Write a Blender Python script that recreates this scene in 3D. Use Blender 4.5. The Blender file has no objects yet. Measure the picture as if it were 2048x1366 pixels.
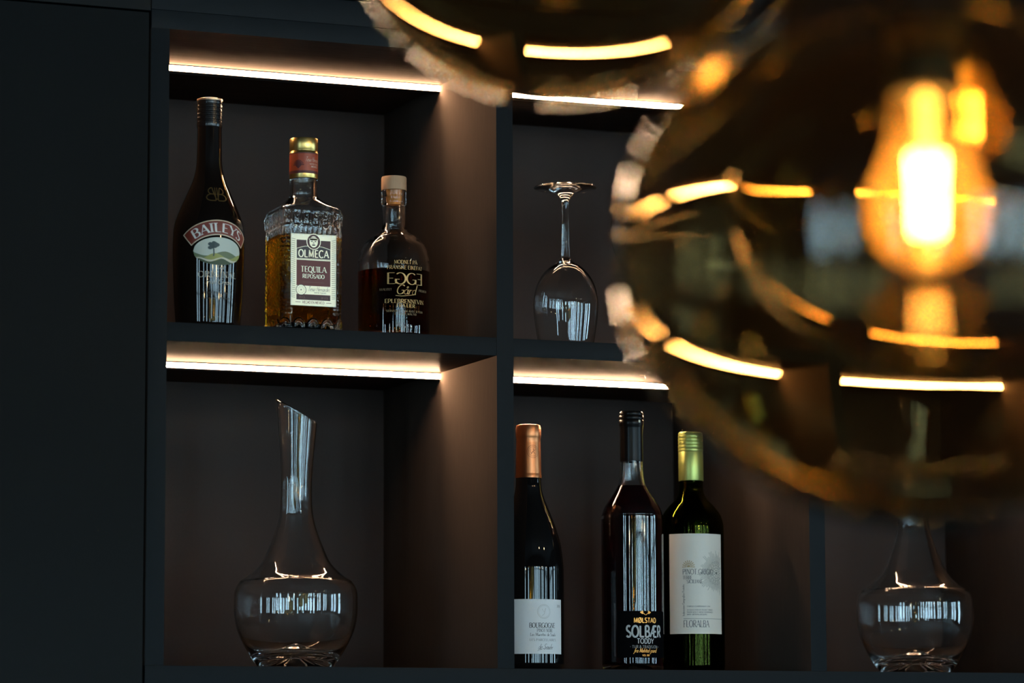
import bpy, bmesh, math, random
from mathutils import Vector, Matrix
from mathutils.geometry import tessellate_polygon

random.seed(7)
PI = math.pi
sc = bpy.context.scene
COL = sc.collection

# ---------------------------------------------------------------- camera, exposure, world
ZB = 1.5                       # height of the lower shelf above the floor
W1, T, TS, HL, HU, DEP, DLED, W2, W3 = .439, .0232, .0234, .40, .3692, .4269, .2036, .4224, .4224
Z2 = HL + TS                   # top face of the middle shelf, above ZB
X2 = W1 + T                    # left inner face of the middle column
X3 = W1 + 2 * T + W2           # left inner face of the right column
FPX = 6703.9554
yaw, pit, rol = .3854, .1269, -.0034
Fw = Vector((math.sin(yaw) * math.cos(pit), math.cos(yaw) * math.cos(pit), math.sin(pit)))
Rt = Vector((math.cos(yaw), -math.sin(yaw), 0)); Up = Rt.cross(Fw)
Rt, Up = Rt * math.cos(rol) + Up * math.sin(rol), Up * math.cos(rol) - Rt * math.sin(rol)
cam_d = bpy.data.cameras.new('camera'); cam = bpy.data.objects.new('camera', cam_d); COL.objects.link(cam)
M = Matrix((Rt, Up, -Fw)).transposed().to_4x4(); M.translation = Vector((-1.1492, -3.9669, ZB - .127)); cam.matrix_world = M
cam_d.sensor_width = 36; cam_d.lens = FPX * 36 / 2048; cam_d.clip_start = .05; cam_d.clip_end = 100
cam_d.dof.use_dof = True; cam_d.dof.focus_distance = 4.34; cam_d.dof.aperture_fstop = cam_d.lens / 31.0
sc.camera = cam
sc.view_settings.view_transform = 'Standard'; sc.view_settings.look = 'None'
sc.view_settings.exposure = 0; sc.view_settings.gamma = 1; sc.view_settings.use_curve_mapping = False
cy = sc.cycles
cy.max_bounces = 14; cy.diffuse_bounces = 3; cy.glossy_bounces = 8; cy.transmission_bounces = 14; cy.transparent_max_bounces = 12
cy.sample_clamp_indirect = 50; cy.blur_glossy = .5
w = bpy.data.worlds.new('world'); sc.world = w; w.use_nodes = True
w.node_tree.nodes['Background'].inputs[0].default_value = (.35, .45, .55, 1)
w.node_tree.nodes['Background'].inputs[1].default_value = .4

WIN_L, LED_L, BULB_L, ROOM_BULB_L = 13.5, 270.0, 2600.0, 250.0
WIN_C, LED_C, BULB_C = (.52, .82, 1.0), (1.0, .62, .36), (1.0, .66, .30)

# ---------------------------------------------------------------- materials
def mat(name, col=(.5, .5, .5), rough=.5, metal=0., ior=1.5, coat=0., trans=0., spec=.5):
    m = bpy.data.materials.new(name); m.use_nodes = True
    b = m.node_tree.nodes['Principled BSDF']
    b.inputs['Base Color'].default_value = (*col, 1); b.inputs['Roughness'].default_value = rough
    b.inputs['Metallic'].default_value = metal; b.inputs['IOR'].default_value = ior
    b.inputs['Coat Weight'].default_value = coat; b.inputs['Transmission Weight'].default_value = trans
    b.inputs['Specular IOR Level'].default_value = spec
    return m
def noise_mat(name, c1, c2, rough=.5, scale=(1, 1, 1), nscale=20, detail=4, bump=0., metal=0., spec=.5):
    m = mat(name, c1, rough, metal, spec=spec); nt = m.node_tree; b = nt.nodes['Principled BSDF']
    tc = nt.nodes.new('ShaderNodeTexCoord'); mp = nt.nodes.new('ShaderNodeMapping'); n = nt.nodes.new('ShaderNodeTexNoise')
    r = nt.nodes.new('ShaderNodeMix'); r.data_type = 'RGBA'
    mp.inputs['Scale'].default_value = scale; n.inputs['Scale'].default_value = nscale; n.inputs['Detail'].default_value = detail
    r.inputs[6].default_value = (*c1, 1); r.inputs[7].default_value = (*c2, 1)
    nt.links.new(tc.outputs['Object'], mp.inputs[0]); nt.links.new(mp.outputs[0], n.inputs['Vector'])
    nt.links.new(n.outputs['Fac'], r.inputs[0]); nt.links.new(r.outputs[2], b.inputs['Base Color'])
    if bump:
        bp = nt.nodes.new('ShaderNodeBump'); bp.inputs['Strength'].default_value = bump; bp.inputs['Distance'].default_value = .001
        nt.links.new(n.outputs['Fac'], bp.inputs['Height']); nt.links.new(bp.outputs[0], b.inputs['Normal'])
    return m
def emit(name, col, s):
    m = bpy.data.materials.new(name); m.use_nodes = True; nt = m.node_tree; nt.nodes.clear()
    e = nt.nodes.new('ShaderNodeEmission'); o = nt.nodes.new('ShaderNodeOutputMaterial')
    e.inputs[0].default_value = (*col, 1); e.inputs[1].default_value = s; nt.links.new(e.outputs[0], o.inputs[0]); return m
def glass(name, col=(1, 1, 1), ior=1.5, rough=0.):
    m = bpy.data.materials.new(name); m.use_nodes = True; nt = m.node_tree; nt.nodes.clear()
    g = nt.nodes.new('ShaderNodeBsdfGlass'); o = nt.nodes.new('ShaderNodeOutputMaterial')
    g.inputs['Color'].default_value = (*col, 1); g.inputs['IOR'].default_value = ior; g.inputs['Roughness'].default_value = rough
    nt.links.new(g.outputs[0], o.inputs[0]); return m
def tinted_glass(name, tint, ior, rim_glow=0.):
    m = bpy.data.materials.new(name); m.use_nodes = True; nt = m.node_tree; nt.nodes.clear(); N = nt.nodes.new; L = nt.links.new
    r = N('ShaderNodeBsdfRefraction'); r.inputs['Color'].default_value = (*tint, 1); r.inputs['IOR'].default_value = ior; r.inputs['Roughness'].default_value = 0
    g = N('ShaderNodeBsdfGlossy'); g.inputs['Roughness'].default_value = 0
    fr = N('ShaderNodeFresnel'); fr.inputs[0].default_value = ior; x = N('ShaderNodeMixShader'); o = N('ShaderNodeOutputMaterial')
    L(fr.outputs[0], x.inputs[0]); L(r.outputs[0], x.inputs[1]); L(g.outputs[0], x.inputs[2])
    if not rim_glow: L(x.outputs[0], o.inputs[0]); return m
    # rim glow put into the material: weight of an added scatter layer grows as 1 / cos(angle to the surface)
    ge = N('ShaderNodeNewGeometry'); dp = N('ShaderNodeVectorMath'); dp.operation = 'DOT_PRODUCT'; ab = N('ShaderNodeMath'); ab.operation = 'ABSOLUTE'
    mx = N('ShaderNodeMath'); mx.operation = 'MAXIMUM'; mx.inputs[1].default_value = .05; dv = N('ShaderNodeMath'); dv.operation = 'DIVIDE'; dv.inputs[0].default_value = rim_glow
    L(ge.outputs['Normal'], dp.inputs[0]); L(ge.outputs['Incoming'], dp.inputs[1]); L(dp.outputs['Value'], ab.inputs[0]); L(ab.outputs[0], mx.inputs[0]); L(mx.outputs[0], dv.inputs[1])
    d1 = N('ShaderNodeBsdfDiffuse'); d2 = N('ShaderNodeBsdfTranslucent'); dm = N('ShaderNodeMixShader'); fm = N('ShaderNodeMixShader')
    for q in (d1, d2): q.inputs[0].default_value = (.9, .72, .5, 1)
    L(d1.outputs[0], dm.inputs[1]); L(d2.outputs[0], dm.inputs[2]); L(dv.outputs[0], fm.inputs[0]); L(x.outputs[0], fm.inputs[1]); L(dm.outputs[0], fm.inputs[2])
    L(fm.outputs[0], o.inputs[0]); return m
def bulb_glass(name, tint, scatter, w_sc):
    m = bpy.data.materials.new(name); m.use_nodes = True; nt = m.node_tree; nt.nodes.clear(); N = nt.nodes.new; L = nt.links.new
    t = N('ShaderNodeBsdfTransparent'); t.inputs[0].default_value = (*tint, 1)
    s = N('ShaderNodeBsdfTranslucent'); s.inputs[0].default_value = (*scatter, 1)
    g = N('ShaderNodeBsdfGlossy'); g.inputs['Roughness'].default_value = .02
    fr = N('ShaderNodeFresnel'); fr.inputs[0].default_value = 1.45
    a = N('ShaderNodeMixShader'); a.inputs[0].default_value = w_sc; b = N('ShaderNodeMixShader'); o = N('ShaderNodeOutputMaterial')
    L(t.outputs[0], a.inputs[1]); L(s.outputs[0], a.inputs[2]); L(fr.outputs[0], b.inputs[0]); L(a.outputs[0], b.inputs[1]); L(g.outputs[0], b.inputs[2])
    L(b.outputs[0], o.inputs[0]); return m

board_m = noise_mat('navy_laminate', (.0038, .0058, .0073), (.005, .0072, .009), .5, (1, 1, 1), 60, 5, .02, spec=.10)
side_m = noise_mat('dark_oak_side', (.050, .040, .034), (.064, .051, .043), .5, (6, 6, 1), 30, 6, .05, spec=.0)
under_m = noise_mat('dark_oak_board', (.032, .024, .019), (.085, .062, .050), .30, (.6, 25, 25), 20, 6, .1, spec=.00012)
back_m = noise_mat('brown_grey_back', (.054, .038, .033), (.064, .046, .040), .55, (1, 1, 1), 300, 3, .05, spec=.1)
door_m = noise_mat('black_blue_front', (.0026, .0042, .0048), (.0034, .005, .0058), .5, (1, 1, 1), 60, 5, .02, spec=.09)
black_m = mat('black_metal', (.01, .01, .011), .35, 0)
led_m = emit('led_diffuser', LED_C, LED_L)
clear = glass('clear_glass', (.985, .99, .99), 1.5)
dark_glass = mat('dark_bottle_glass', (.0035, .003, .003), .03, 0, 1.52)
brown_glass = mat('brown_black_bottle', (.006, .0035, .0025), .045, 0, 1.5)
paper = noise_mat('label_paper', (.66, .66, .67), (.72, .72, .72), .7, (1, 1, 1), 900, 2, .05)
paper_warm = noise_mat('cream_paper', (.70, .67, .60), (.76, .72, .65), .7, (1, 1, 1), 900, 2, .05)
ink = mat('black_ink', (.02, .02, .022), .6)
ink_blue = mat('navy_ink', (.02, .026, .045), .6)
grey_ink = mat('grey_green_ink', (.16, .18, .16), .6)
faint_ink = mat('faint_ink', (.45, .44, .42), .6)
gold_ink = mat('gold_foil', (.95, .62, .24), .3, 1.0)
white_ink = mat('white_ink', (.8, .78, .74), .5)
dull_ink = mat('dull_gold_print', (.28, .20, .10), .5)
maroon = mat('maroon_print', (.16, .03, .028), .5)
dark_maroon = mat('dark_maroon_print', (.07, .022, .026), .5)
olive_pale = mat('pale_gold_paper', (.88, .86, .66), .38, .35)

# ---------------------------------------------------------------- helpers
def obj(name, bm, mats, parent=None, loc=None, sharp=35, smooth=True):
    me = bpy.data.meshes.new(name); bm.normal_update(); bm.to_mesh(me); bm.free()
    for m in (mats if isinstance(mats, (list, tuple)) else [mats]): me.materials.append(m)
    if smooth:
        me.polygons.foreach_set('use_smooth', [True] * len(me.polygons))
        me.set_sharp_from_angle(angle=math.radians(sharp))
    o = bpy.data.objects.new(name, me); COL.objects.link(o)
    if parent: o.parent = parent
    if loc: o.location = loc
    return o
def tag(o, label, cat, group=None):
    o['label'] = label; o['category'] = cat
    if group: o['group'] = group
    return o
def thing(name, label, cat, loc=(0, 0, 0), group=None):
    o = bpy.data.objects.new(name, None); COL.objects.link(o); o.location = loc; o.empty_display_size = .05
    return tag(o, label, cat, group)
def struct(o): o['kind'] = 'structure'; return o
def box(bm, x0, x1, y0, y1, z0, z1, bev=0., mi=0):
    r = bmesh.ops.create_cube(bm, size=1)
    vs = r['verts']
    for v in vs: v.co = Vector(((x0 + x1) / 2 + v.co.x * (x1 - x0), (y0 + y1) / 2 + v.co.y * (y1 - y0), (z0 + z1) / 2 + v.co.z * (z1 - z0)))
    fs = set(f for v in vs for f in v.link_faces)
    for f in fs: f.material_index = mi
    if bev: bmesh.ops.bevel(bm, geom=list(set(e for v in vs for e in v.link_edges)), offset=bev, segments=2, affect='EDGES', profile=.7)
    return bm
def bx(*a, **k): return box(bmesh.new(), *a, **k)
def catmull(pts, sub=6):
    out = []
    n = len(pts)
    for i in range(n - 1):
        p0, p1, p2, p3 = pts[max(i - 1, 0)], pts[i], pts[i + 1], pts[min(i + 2, n - 1)]
        for k in range(sub):
            t = k / sub
            q = []
            for c in range(len(p1)):
                a, b, d, e = p0[c], p1[c], p2[c], p3[c]
                q.append(.5 * (2 * b + (d - a) * t + (2 * a - 5 * b + 4 * d - e) * t * t + (3 * b - a - 3 * d + e) * t ** 3))
            out.append(tuple(q))
    out.append(tuple(pts[-1])); return out
def mm(pts): return [(r / 1000, z / 1000) for r, z in pts]
def lathe(bm, prof, n=72, mi=0, flip=False, c=(0, 0), xf=None):
    rings = []
    for r, z in prof:
        if r < 1e-6: rings.append([bm.verts.new((c[0], c[1], z))])
        else: rings.append([bm.verts.new((c[0] + r * math.cos(2 * PI * i / n), c[1] + r * math.sin(2 * PI * i / n), z)) for i in range(n)])
    for a, b in zip(rings, rings[1:]):
        for i in range(n):
            j = (i + 1) % n
            if len(a) == 1 and len(b) == 1: continue
            if len(a) == 1: vs = (a[0], b[j], b[i])
            elif len(b) == 1: vs = (a[i], a[j], b[0])
            else: vs = (a[i], a[j], b[j], b[i])
            if flip: vs = vs[::-1]
            f = bm.faces.new(vs); f.material_index = mi
    if xf:
        for rg in rings:
            for v in rg: v.co = xf(v.co)
    return bm
def tube(bm, pts, r, n=8, mi=0):
    pts = [Vector(p) for p in pts]; rings = []
    for i, p in enumerate(pts):
        d = (pts[min(i + 1, len(pts) - 1)] - pts[max(i - 1, 0)]).normalized()
        a = d.orthogonal().normalized() if i == 0 else (rings_a - d * d.dot(rings_a)).normalized()
        rings_a = a; b = d.cross(a)
        rings.append([bm.verts.new(p + (a * math.cos(2 * PI * k / n) + b * math.sin(2 * PI * k / n)) * r) for k in range(n)])
    for A, B in zip(rings, rings[1:]):
        for k in range(n):
            f = bm.faces.new((A[k], A[(k + 1) % n], B[(k + 1) % n], B[k])); f.material_index = mi
    for R_, fl in ((rings[0], True), (rings[-1], False)):
        f = bm.faces.new(R_[::-1] if fl else R_); f.material_index = mi
    return bm
def prof_r(prof):
    """radius of a lathe profile at height z"""
    p = sorted(((z, r) for r, z in prof if r > 1e-6))
    def f(z):
        if z <= p[0][0]: return p[0][1]
        for (a, ra), (b, rb) in zip(p, p[1:]):
            if a <= z <= b: return ra + (rb - ra) * ((z - a) / (b - a) if b > a else 0)
        return p[-1][1]
    return f

# ---------------------------------------------------------------- lettering (skeleton glyphs drawn as ribbons)
def arc(cx, cy, rx, ry, a0, a1, n=12):
    return [(cx + rx * math.cos(math.radians(a0 + (a1 - a0) * k / n)), cy + ry * math.sin(math.radians(a0 + (a1 - a0) * k / n))) for k in range(n + 1)]
GL = {
 'A': (.70, [('h', [(0, 0), (.35, 1)]), ('t', [(.35, 1), (.70, 0)]), ('h', [(.13, .34), (.57, .34)])], [(0, 0), (.7, 0)]),
 'B': (.62, [('t', [(.1, 0), (.1, 1)]), ('a', [(.1, 1)] + arc(.3, .76, .24, .24, 90, -90) + [(.1, .52)]), ('a', [(.1, .52)] + arc(.32, .26, .28, .26, 90, -90) + [(.1, 0)])], []),
 'C': (.70, [('a', arc(.4, .5, .37, .5, 48, 312, 20)), ], []),
 'D': (.70, [('t', [(.1, 0), (.1, 1)]), ('a', [(.1, 1)] + arc(.28, .5, .38, .5, 90, -90, 16) + [(.1, 0)])], []),
 'E': (.56, [('t', [(.1, 0), (.1, 1)]), ('h', [(.1, .985), (.54, .985)]), ('h', [(.1, .51), (.44, .51)]), ('h', [(.1, .015), (.56, .015)])], []),
 'F': (.54, [('t', [(.1, 0), (.1, 1)]), ('h', [(.1, .985), (.53, .985)]), ('h', [(.1, .5), (.42, .5)])], [(.1, 0)]),
 'G': (.74, [('a', arc(.4, .5, .37, .5, 48, 340, 20)), ('t', [(.70, .42), (.70, .05)]), ('h', [(.46, .42), (.78, .42)])], []),
 'H': (.72, [('t', [(.1, 0), (.1, 1)]), ('t', [(.62, 0), (.62, 1)]), ('h', [(.1, .5), (.62, .5)])], [(.1, 0), (.1, 1), (.62, 0), (.62, 1)]),
 'I': (.28, [('t', [(.14, 0), (.14, 1)])], [(.14, 0), (.14, 1)]),
 'J': (.4, [('t', [(.26, 1), (.26, .15), (.16, 0), (.04, .04)])], [(.26, 1)]),
 'K': (.68, [('t', [(.1, 0), (.1, 1)]), ('h', [(.6, 1), (.1, .42)]), ('t', [(.27, .6), (.66, 0)])], [(.1, 0), (.1, 1), (.66, 0)]),
 'L': (.54, [('t', [(.1, 0), (.1, 1)]), ('h', [(.1, .015), (.54, .015)])], [(.1, 1)]),
 'M': (.86, [('h', [(.1, 0), (.13, 1)]), ('t', [(.13, 1), (.43, .08)]), ('h', [(.43, .08), (.73, 1)]), ('t', [(.73, 1), (.76, 0)])], [(.1, 0), (.76, 0)]),
 'N': (.74, [('h', [(.1, 0), (.1, 1)]), ('t', [(.1, 1), (.64, 0)]), ('h', [(.64, 0), (.64, 1)])], [(.1, 0), (.64, 1)]),
 'O': (.78, [('a', arc(.39, .5, .36, .5, 90, 450, 28))], []),
 'P': (.60, [('t', [(.1, 0), (.1, 1)]), ('a', [(.1, 1)] + arc(.3, .73, .27, .27, 90, -90) + [(.1, .46)])], [(.1, 0)]),
 'Q': (.80, [('a', arc(.39, .5, .36, .5, 90, 450, 28)), ('t', [(.42, .1), (.6, -.12), (.9, -.18)])], []),
 'R': (.66, [('t', [(.1, 0), (.1, 1)]), ('a', [(.1, 1)] + arc(.3, .74, .26, .26, 90, -90) + [(.1, .48)]), ('t', [(.3, .48), (.64, 0)])], [(.1, 0), (.64, 0)]),
 'S': (.56, [('a', arc(.28, .75, .22, .25, 40, 180, 8) + [(.1, .62), (.28, .5), (.46, .38)] + arc(.27, .26, .24, .26, 20, -150, 10))], []),
 'T': (.64, [('t', [(.32, 0), (.32, 1)]), ('h', [(.02, .985), (.62, .985)])], [(.32, 0)]),
 'U': (.70, [('t', [(.1, 1)] + arc(.36, .28, .26, .28, 180, 270, 6)), ('h', arc(.36, .28, .26, .28, 270, 360, 6) + [(.62, 1)])], [(.1, 1), (.62, 1)]),
 'V': (.70, [('t', [(0, 1), (.35, 0)]), ('h', [(.35, 0), (.70, 1)])], [(0, 1), (.7, 1)]),
 'W': (.96, [('t', [(0, 1), (.25, 0)]), ('h', [(.25, 0), (.48, 1)]), ('t', [(.48, 1), (.72, 0)]), ('h', [(.72, 0), (.96, 1)])], [(0, 1), (.96, 1)]),
 'X': (.68, [('t', [(.04, 1), (.64, 0)]), ('h', [(.64, 1), (.04, 0)])], [(.04, 1), (.64, 0)]),
 'Y': (.68, [('t', [(.0, 1), (.34, .48)]), ('h', [(.68, 1), (.34, .48)]), ('t', [(.34, .48), (.34, 0)])], [(.34, 0), (0, 1), (.68, 1)]),
 'Z': (.6, [('h', [(.05, .985), (.56, .985)]), ('t', [(.56, .985), (.04, .015)]), ('h', [(.04, .015), (.57, .015)])], []),
 'Æ': (.96, [('h', [(0, 0), (.44, 1)]), ('t', [(.50, 0), (.50, 1)]), ('h', [(.18, .36), (.5, .36)]), ('h', [(.44, .985), (.93, .985)]), ('h', [(.5, .51), (.84, .51)]), ('h', [(.5, .015), (.95, .015)])], []),
 'Ø': (.78, [('a', arc(.39, .5, .36, .5, 90, 450, 28)), ('h', [(.1, -.06), (.68, 1.06)])], []),
 'Å': (.70, [('h', [(0, 0), (.35, .9)]), ('t', [(.35, .9), (.70, 0)]), ('h', [(.13, .34), (.57, .34)]), ('h', arc(.35, 1.06, .1, .12, 0, 360, 10))], [(0, 0), (.7, 0)]),
 '&': (.7, [('a', [(.66, 0), (.2, .7)] + arc(.32, .82, .15, .17, 200, -60, 10) + [(.12, .4)] + arc(.3, .24, .24, .24, 150, 340, 10) + [(.64, .5)])], []),
 '*': (.3, [('t', arc(.15, .5, .05, .05, 0, 360, 8))], []), '.': (.2, [('t', [(.1, 0), (.1, .1)])], []), '-': (.4, [('h', [(.05, .42), (.35, .42)])], []),
 '0': (.56, [('a', arc(.28, .5, .24, .5, 90, 450, 20))], []), '1': (.4, [('h', [(.08, .8), (.22, 1)]), ('t', [(.22, 1), (.22, 0)])], []),
 '2': (.54, [('a', arc(.27, .73, .23, .27, 160, -30, 10) + [(.04, .02)]), ('h', [(.04, .02), (.52, .02)])], []),
 '3': (.54, [('a', arc(.26, .75, .21, .25, 150, -90, 10) + arc(.27, .26, .24, .26, 90, -150, 12))], []),
 '7': (.5, [('h', [(.02, .98), (.48, .98)]), ('t', [(.48, .98), (.16, 0)])], []),
 '8': (.56, [('a', arc(.28, .75, .2, .25, 90, 450, 16)), ('a', arc(.28, .26, .24, .26, 90, 450, 16))], []),
 'a': (.46, [('h', arc(.2, .25, .18, .25, 50, 410, 14)), ('t', [(.38, .5), (.37, .08), (.48, .02)])], []),
 'c': (.38, [('a', arc(.2, .25, .18, .25, 50, 310, 12))], []),
 'd': (.46, [('h', arc(.2, .25, .18, .25, 50, 410, 14)), ('t', [(.40, 1), (.37, .08), (.48, .02)])], []),
 'e': (.40, [('a', [(.04, .24), (.36, .3)] + arc(.2, .25, .17, .25, 20, 310, 12))], []),
 'f': (.34, [('t', [(.40, .92), (.3, 1), (.2, .8), (.14, 0), (.04, -.3), (-.06, -.3)]), ('h', [(.02, .48), (.34, .5)])], []),
 'g': (.46, [('h', arc(.2, .25, .18, .25, 50, 410, 14)), ('t', [(.38, .5), (.36, -.15), (.22, -.36), (.02, -.28)])], []),
 'h': (.42, [('t', [(.1, 1), (.04, 0)]), ('h', [(.05, .25), (.2, .48), (.32, .42), (.32, .06), (.44, .02)])], []),
 'i': (.20, [('t', [(.08, .5), (.06, .06), (.18, .02)]), ('t', [(.1, .68), (.1, .76)])], []),
 'k': (.40, [('t', [(.1, 1), (.04, 0)]), ('h', [(.34, .48), (.08, .22), (.26, .1), (.4, 0)])], []),
 'l': (.22, [('t', [(.14, 1), (.06, .1), (.2, .02)])], []),
 'm': (.64, [('t', [(.04, .48), (.04, 0)]), ('h', [(.05, .3), (.18, .48), (.26, .4), (.26, 0)]), ('h', [(.27, .3), (.4, .48), (.5, .4), (.5, .06), (.62, .02)])], []),
 'n': (.42, [('t', [(.04, .48), (.04, 0)]), ('h', [(.05, .3), (.2, .48), (.3, .4), (.3, .06), (.42, .02)])], []),
 'o': (.42, [('a', arc(.2, .25, .18, .25, 60, 420, 16))], []),
 'r': (.32, [('t', [(.05, .5), (.04, 0)]), ('h', [(.05, .3), (.18, .47), (.3, .46)])], []),
 's': (.32, [('a', [(.28, .42), (.16, .5), (.06, .4), (.24, .2), (.18, .02), (.02, .06)])], []),
 't': (.28, [('t', [(.16, .82), (.1, .1), (.24, .02)]), ('h', [(.0, .5), (.28, .52)])], []),
 'u': (.44, [('t', [(.04, .5), (.06, .08), (.2, .0), (.32, .2)]), ('t', [(.34, .5), (.34, .06), (.46, .02)])], []),
 'v': (.38, [('t', [(.02, .5), (.16, 0)]), ('h', [(.16, 0), (.34, .5)])], []),
 'x': (.40, [('t', [(.04, .48), (.34, 0)]), ('h', [(.38, .5), (.0, 0)])], []),
 'y': (.42, [('t', [(.04, .5), (.08, .1), (.2, .02), (.34, .25)]), ('t', [(.36, .5), (.3, -.2), (.14, -.36), (0, -.28)])], []),
 'z': (.38, [('h', [(.04, .48), (.34, .48), (.04, .0), (.36, .02)])], []),
 'å': (.46, [('h', arc(.2, .25, .18, .25, 50, 410, 14)), ('t', [(.38, .5), (.37, .08), (.48, .02)]), ('h', arc(.24, .74, .08, .1, 0, 360, 8))], []),
}
def chaikin(p):
    o = [p[0]]
    for a, b in zip(p, p[1:]):
        o.append((a[0] * .75 + b[0] * .25, a[1] * .75 + b[1] * .25)); o.append((a[0] * .25 + b[0] * .75, a[1] * .25 + b[1] * .75))
    o.append(p[-1]); return o
class Flat:
    """flat artwork in millimetres (u right, v up); layers lie a hair above one another; wrapped on a surface at the end"""
    def __init__(s): s.bm = bmesh.new()
    def poly(s, pts, mi=0, layer=1):
        tr = tessellate_polygon([[Vector((a, b, 0)) for a, b in pts]])
        vs = [s.bm.verts.new((a, b, layer)) for a, b in pts]
        for t in tr:
            a, b, c = (pts[i] for i in t)
            ar = (b[0] - a[0]) * (c[1] - a[1]) - (b[1] - a[1]) * (c[0] - a[0])
            if abs(ar) < 1e-9: continue
            t = t if ar > 0 else t[::-1]
            f = s.bm.faces.new([vs[i] for i in t]); f.material_index = mi
    def rect(s, u0, u1, v0, v1, mi=0, layer=1, xf=None):
        n = max(1, int(abs(v1 - v0) / 4))
        for k in range(n):
            a, b = v0 + (v1 - v0) * k / n, v0 + (v1 - v0) * (k + 1) / n
            p = [(u0, a), (u1, a), (u1, b), (u0, b)]
            s.poly([xf(q) for q in p] if xf else p, mi, layer)
    def frame(s, u0, u1, v0, v1, t, mi, layer):
        s.rect(u0, u1, v0, v0 + t, mi, layer); s.rect(u0, u1, v1 - t, v1, mi, layer)
        s.rect(u0, u0 + t, v0, v1, mi, layer); s.rect(u1 - t, u1, v0, v1, mi, layer)
    def ell(s, cu, cv, ru, rv, mi=0, layer=1, n=36): s.poly(arc(cu, cv, ru, rv, 0, 360 - 360 / n, n - 1), mi, layer)
    def line(s, pts, w, mi=0, layer=2, xf=None, wf=None):
        L, R_ = [], []
        n = len(pts)
        for i, p in enumerate(pts):
            a, b = pts[max(i - 1, 0)], pts[min(i + 1, n - 1)]
            dx, dy = b[0] - a[0], b[1] - a[1]; l = math.hypot(dx, dy) or 1
            ww = (wf(dx / l, dy / l) if wf else w) / 2
            L.append((p[0] - dy / l * ww, p[1] + dx / l * ww)); R_.append((p[0] + dy / l * ww, p[1] - dx / l * ww))
        if xf: L = [xf(q) for q in L]; R_ = [xf(q) for q in R_]
        vl = [s.bm.verts.new((*q, layer)) for q in L]; vr = [s.bm.verts.new((*q, layer)) for q in R_]
        for i in range(n - 1):
            f = s.bm.faces.new((vr[i], vr[i + 1], vl[i + 1], vl[i])); f.material_index = mi
    def text(s, t, u, v, h, width=None, mi=0, layer=3, thick=.14, thin=.05, serif=.07, slant=0., track=.06, align='c', xf=None, rot=0, mirror=()):
        items, x = [], 0
        for k, ch in enumerate(t):
            if ch == ' ': x += .32; continue
            g = GL.get(ch)
            if not g: continue
            items.append((x, g, k in mirror)); x += g[0] + track
        tot = max(x - track, .1)
        sx = (width / tot) if width else h
        off = {'c': -tot * sx / 2, 'l': 0, 'r': -tot * sx}[align]
        cr, sr = math.cos(math.radians(rot)), math.sin(math.radians(rot))
        for x0, g, mir in items:
            def X(q, x0=x0, g=g, mir=mir):
                gx = (g[0] - q[0]) if mir else q[0]
                a = off + (x0 + gx) * sx + q[1] * slant * h; b = q[1] * h
                a, b = a * cr - b * sr, a * sr + b * cr
                p = (u + a, v + b)
                return xf(p) if xf else p
            kx = h / sx
            for kind, pts in g[1]:
                if kind != 'a' and len(pts) > 2 and not (pts[0] == pts[-1]): pts = chaikin(chaikin(pts))
                wf = None
                if kind == 'a': wf = lambda dx, dy: (thin + (thick - thin) * abs(dy) ** 1.3)
                s.line(pts, {'t': thick, 'h': thin, 'a': thick}[kind], mi, layer, X, wf)
            if serif:
                for (a, b) in g[2]:
                    y = b + (thin * .5 if b < .5 else -thin * .5)
                    s.line([(a - thick * .5 - serif, y), (a + thick * .5 + serif, y)], thin, mi, layer, X)
    def done(s, name, mats, parent, surf, step=1.5, gap=.00005, vstep=0):
        bm = s.bm
        us = [v.co.x for v in bm.verts]
        if step:
            k0, k1 = math.floor(min(us) / step), math.ceil(max(us) / step)
            for k in range(k0, k1 + 1):
                bmesh.ops.bisect_plane(bm, geom=bm.verts[:] + bm.edges[:] + bm.faces[:], plane_co=(k * step, 0, 0), plane_no=(1, 0, 0), dist=1e-6)
        if vstep:
            vs_ = [v.co.y for v in bm.verts]
            for k in range(math.floor(min(vs_) / vstep), math.ceil(max(vs_) / vstep) + 1):
                bmesh.ops.bisect_plane(bm, geom=bm.verts[:] + bm.edges[:] + bm.faces[:], plane_co=(0, k * vstep, 0), plane_no=(0, 1, 0), dist=1e-6)
        for v in bm.verts: v.co = surf(v.co.x / 1000, v.co.y / 1000, v.co.z * gap)
        o = obj(name, bm, mats, parent, smooth=False)
        return o
def cyl_surf(rf, R0, az=0.):
    def f(u, v, e):
        a = u / R0 + az; r = rf(v) + e + .00003
        return Vector((r * math.sin(a), -r * math.cos(a), v))
    return f

# ---------------------------------------------------------------- the room
RX0, RX1, RY0, RY1, RH = -7.0, 9.5, -8.6, .50, 3.9
floor_m = noise_mat('dark_floor', (.02, .017, .015), (.034, .028, .024), .55, (1, 8, 1), 3, 5, spec=.2)
wall_m = noise_mat('charcoal_wall', (.010, .011, .012), (.014, .015, .016), .8, (1, 1, 1), 30, 4)
ceil_m = noise_mat('dark_ceiling', (.010, .010, .0105), (.014, .014, .0145), .85, (1, 1, 1), 30, 4)
struct(obj('floor', bx(RX0 - .2, RX1 + .2, RY0 - .2, RY1 + .2, -.1, 0), floor_m, smooth=False))
struct(obj('ceiling', bx(RX0 - .2, RX1 + .2, RY0 - .2, RY1 + .2, RH, RH + .1), ceil_m, smooth=False))
struct(obj('wall_back', bx(RX0, RX1, RY1, RY1 + .12, 0, RH), wall_m, smooth=False))
pane_m = emit('daylit_pane', WIN_C, WIN_L)
winframe_m = mat('dark_window_frame', (.015, .015, .016), .5)
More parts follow.
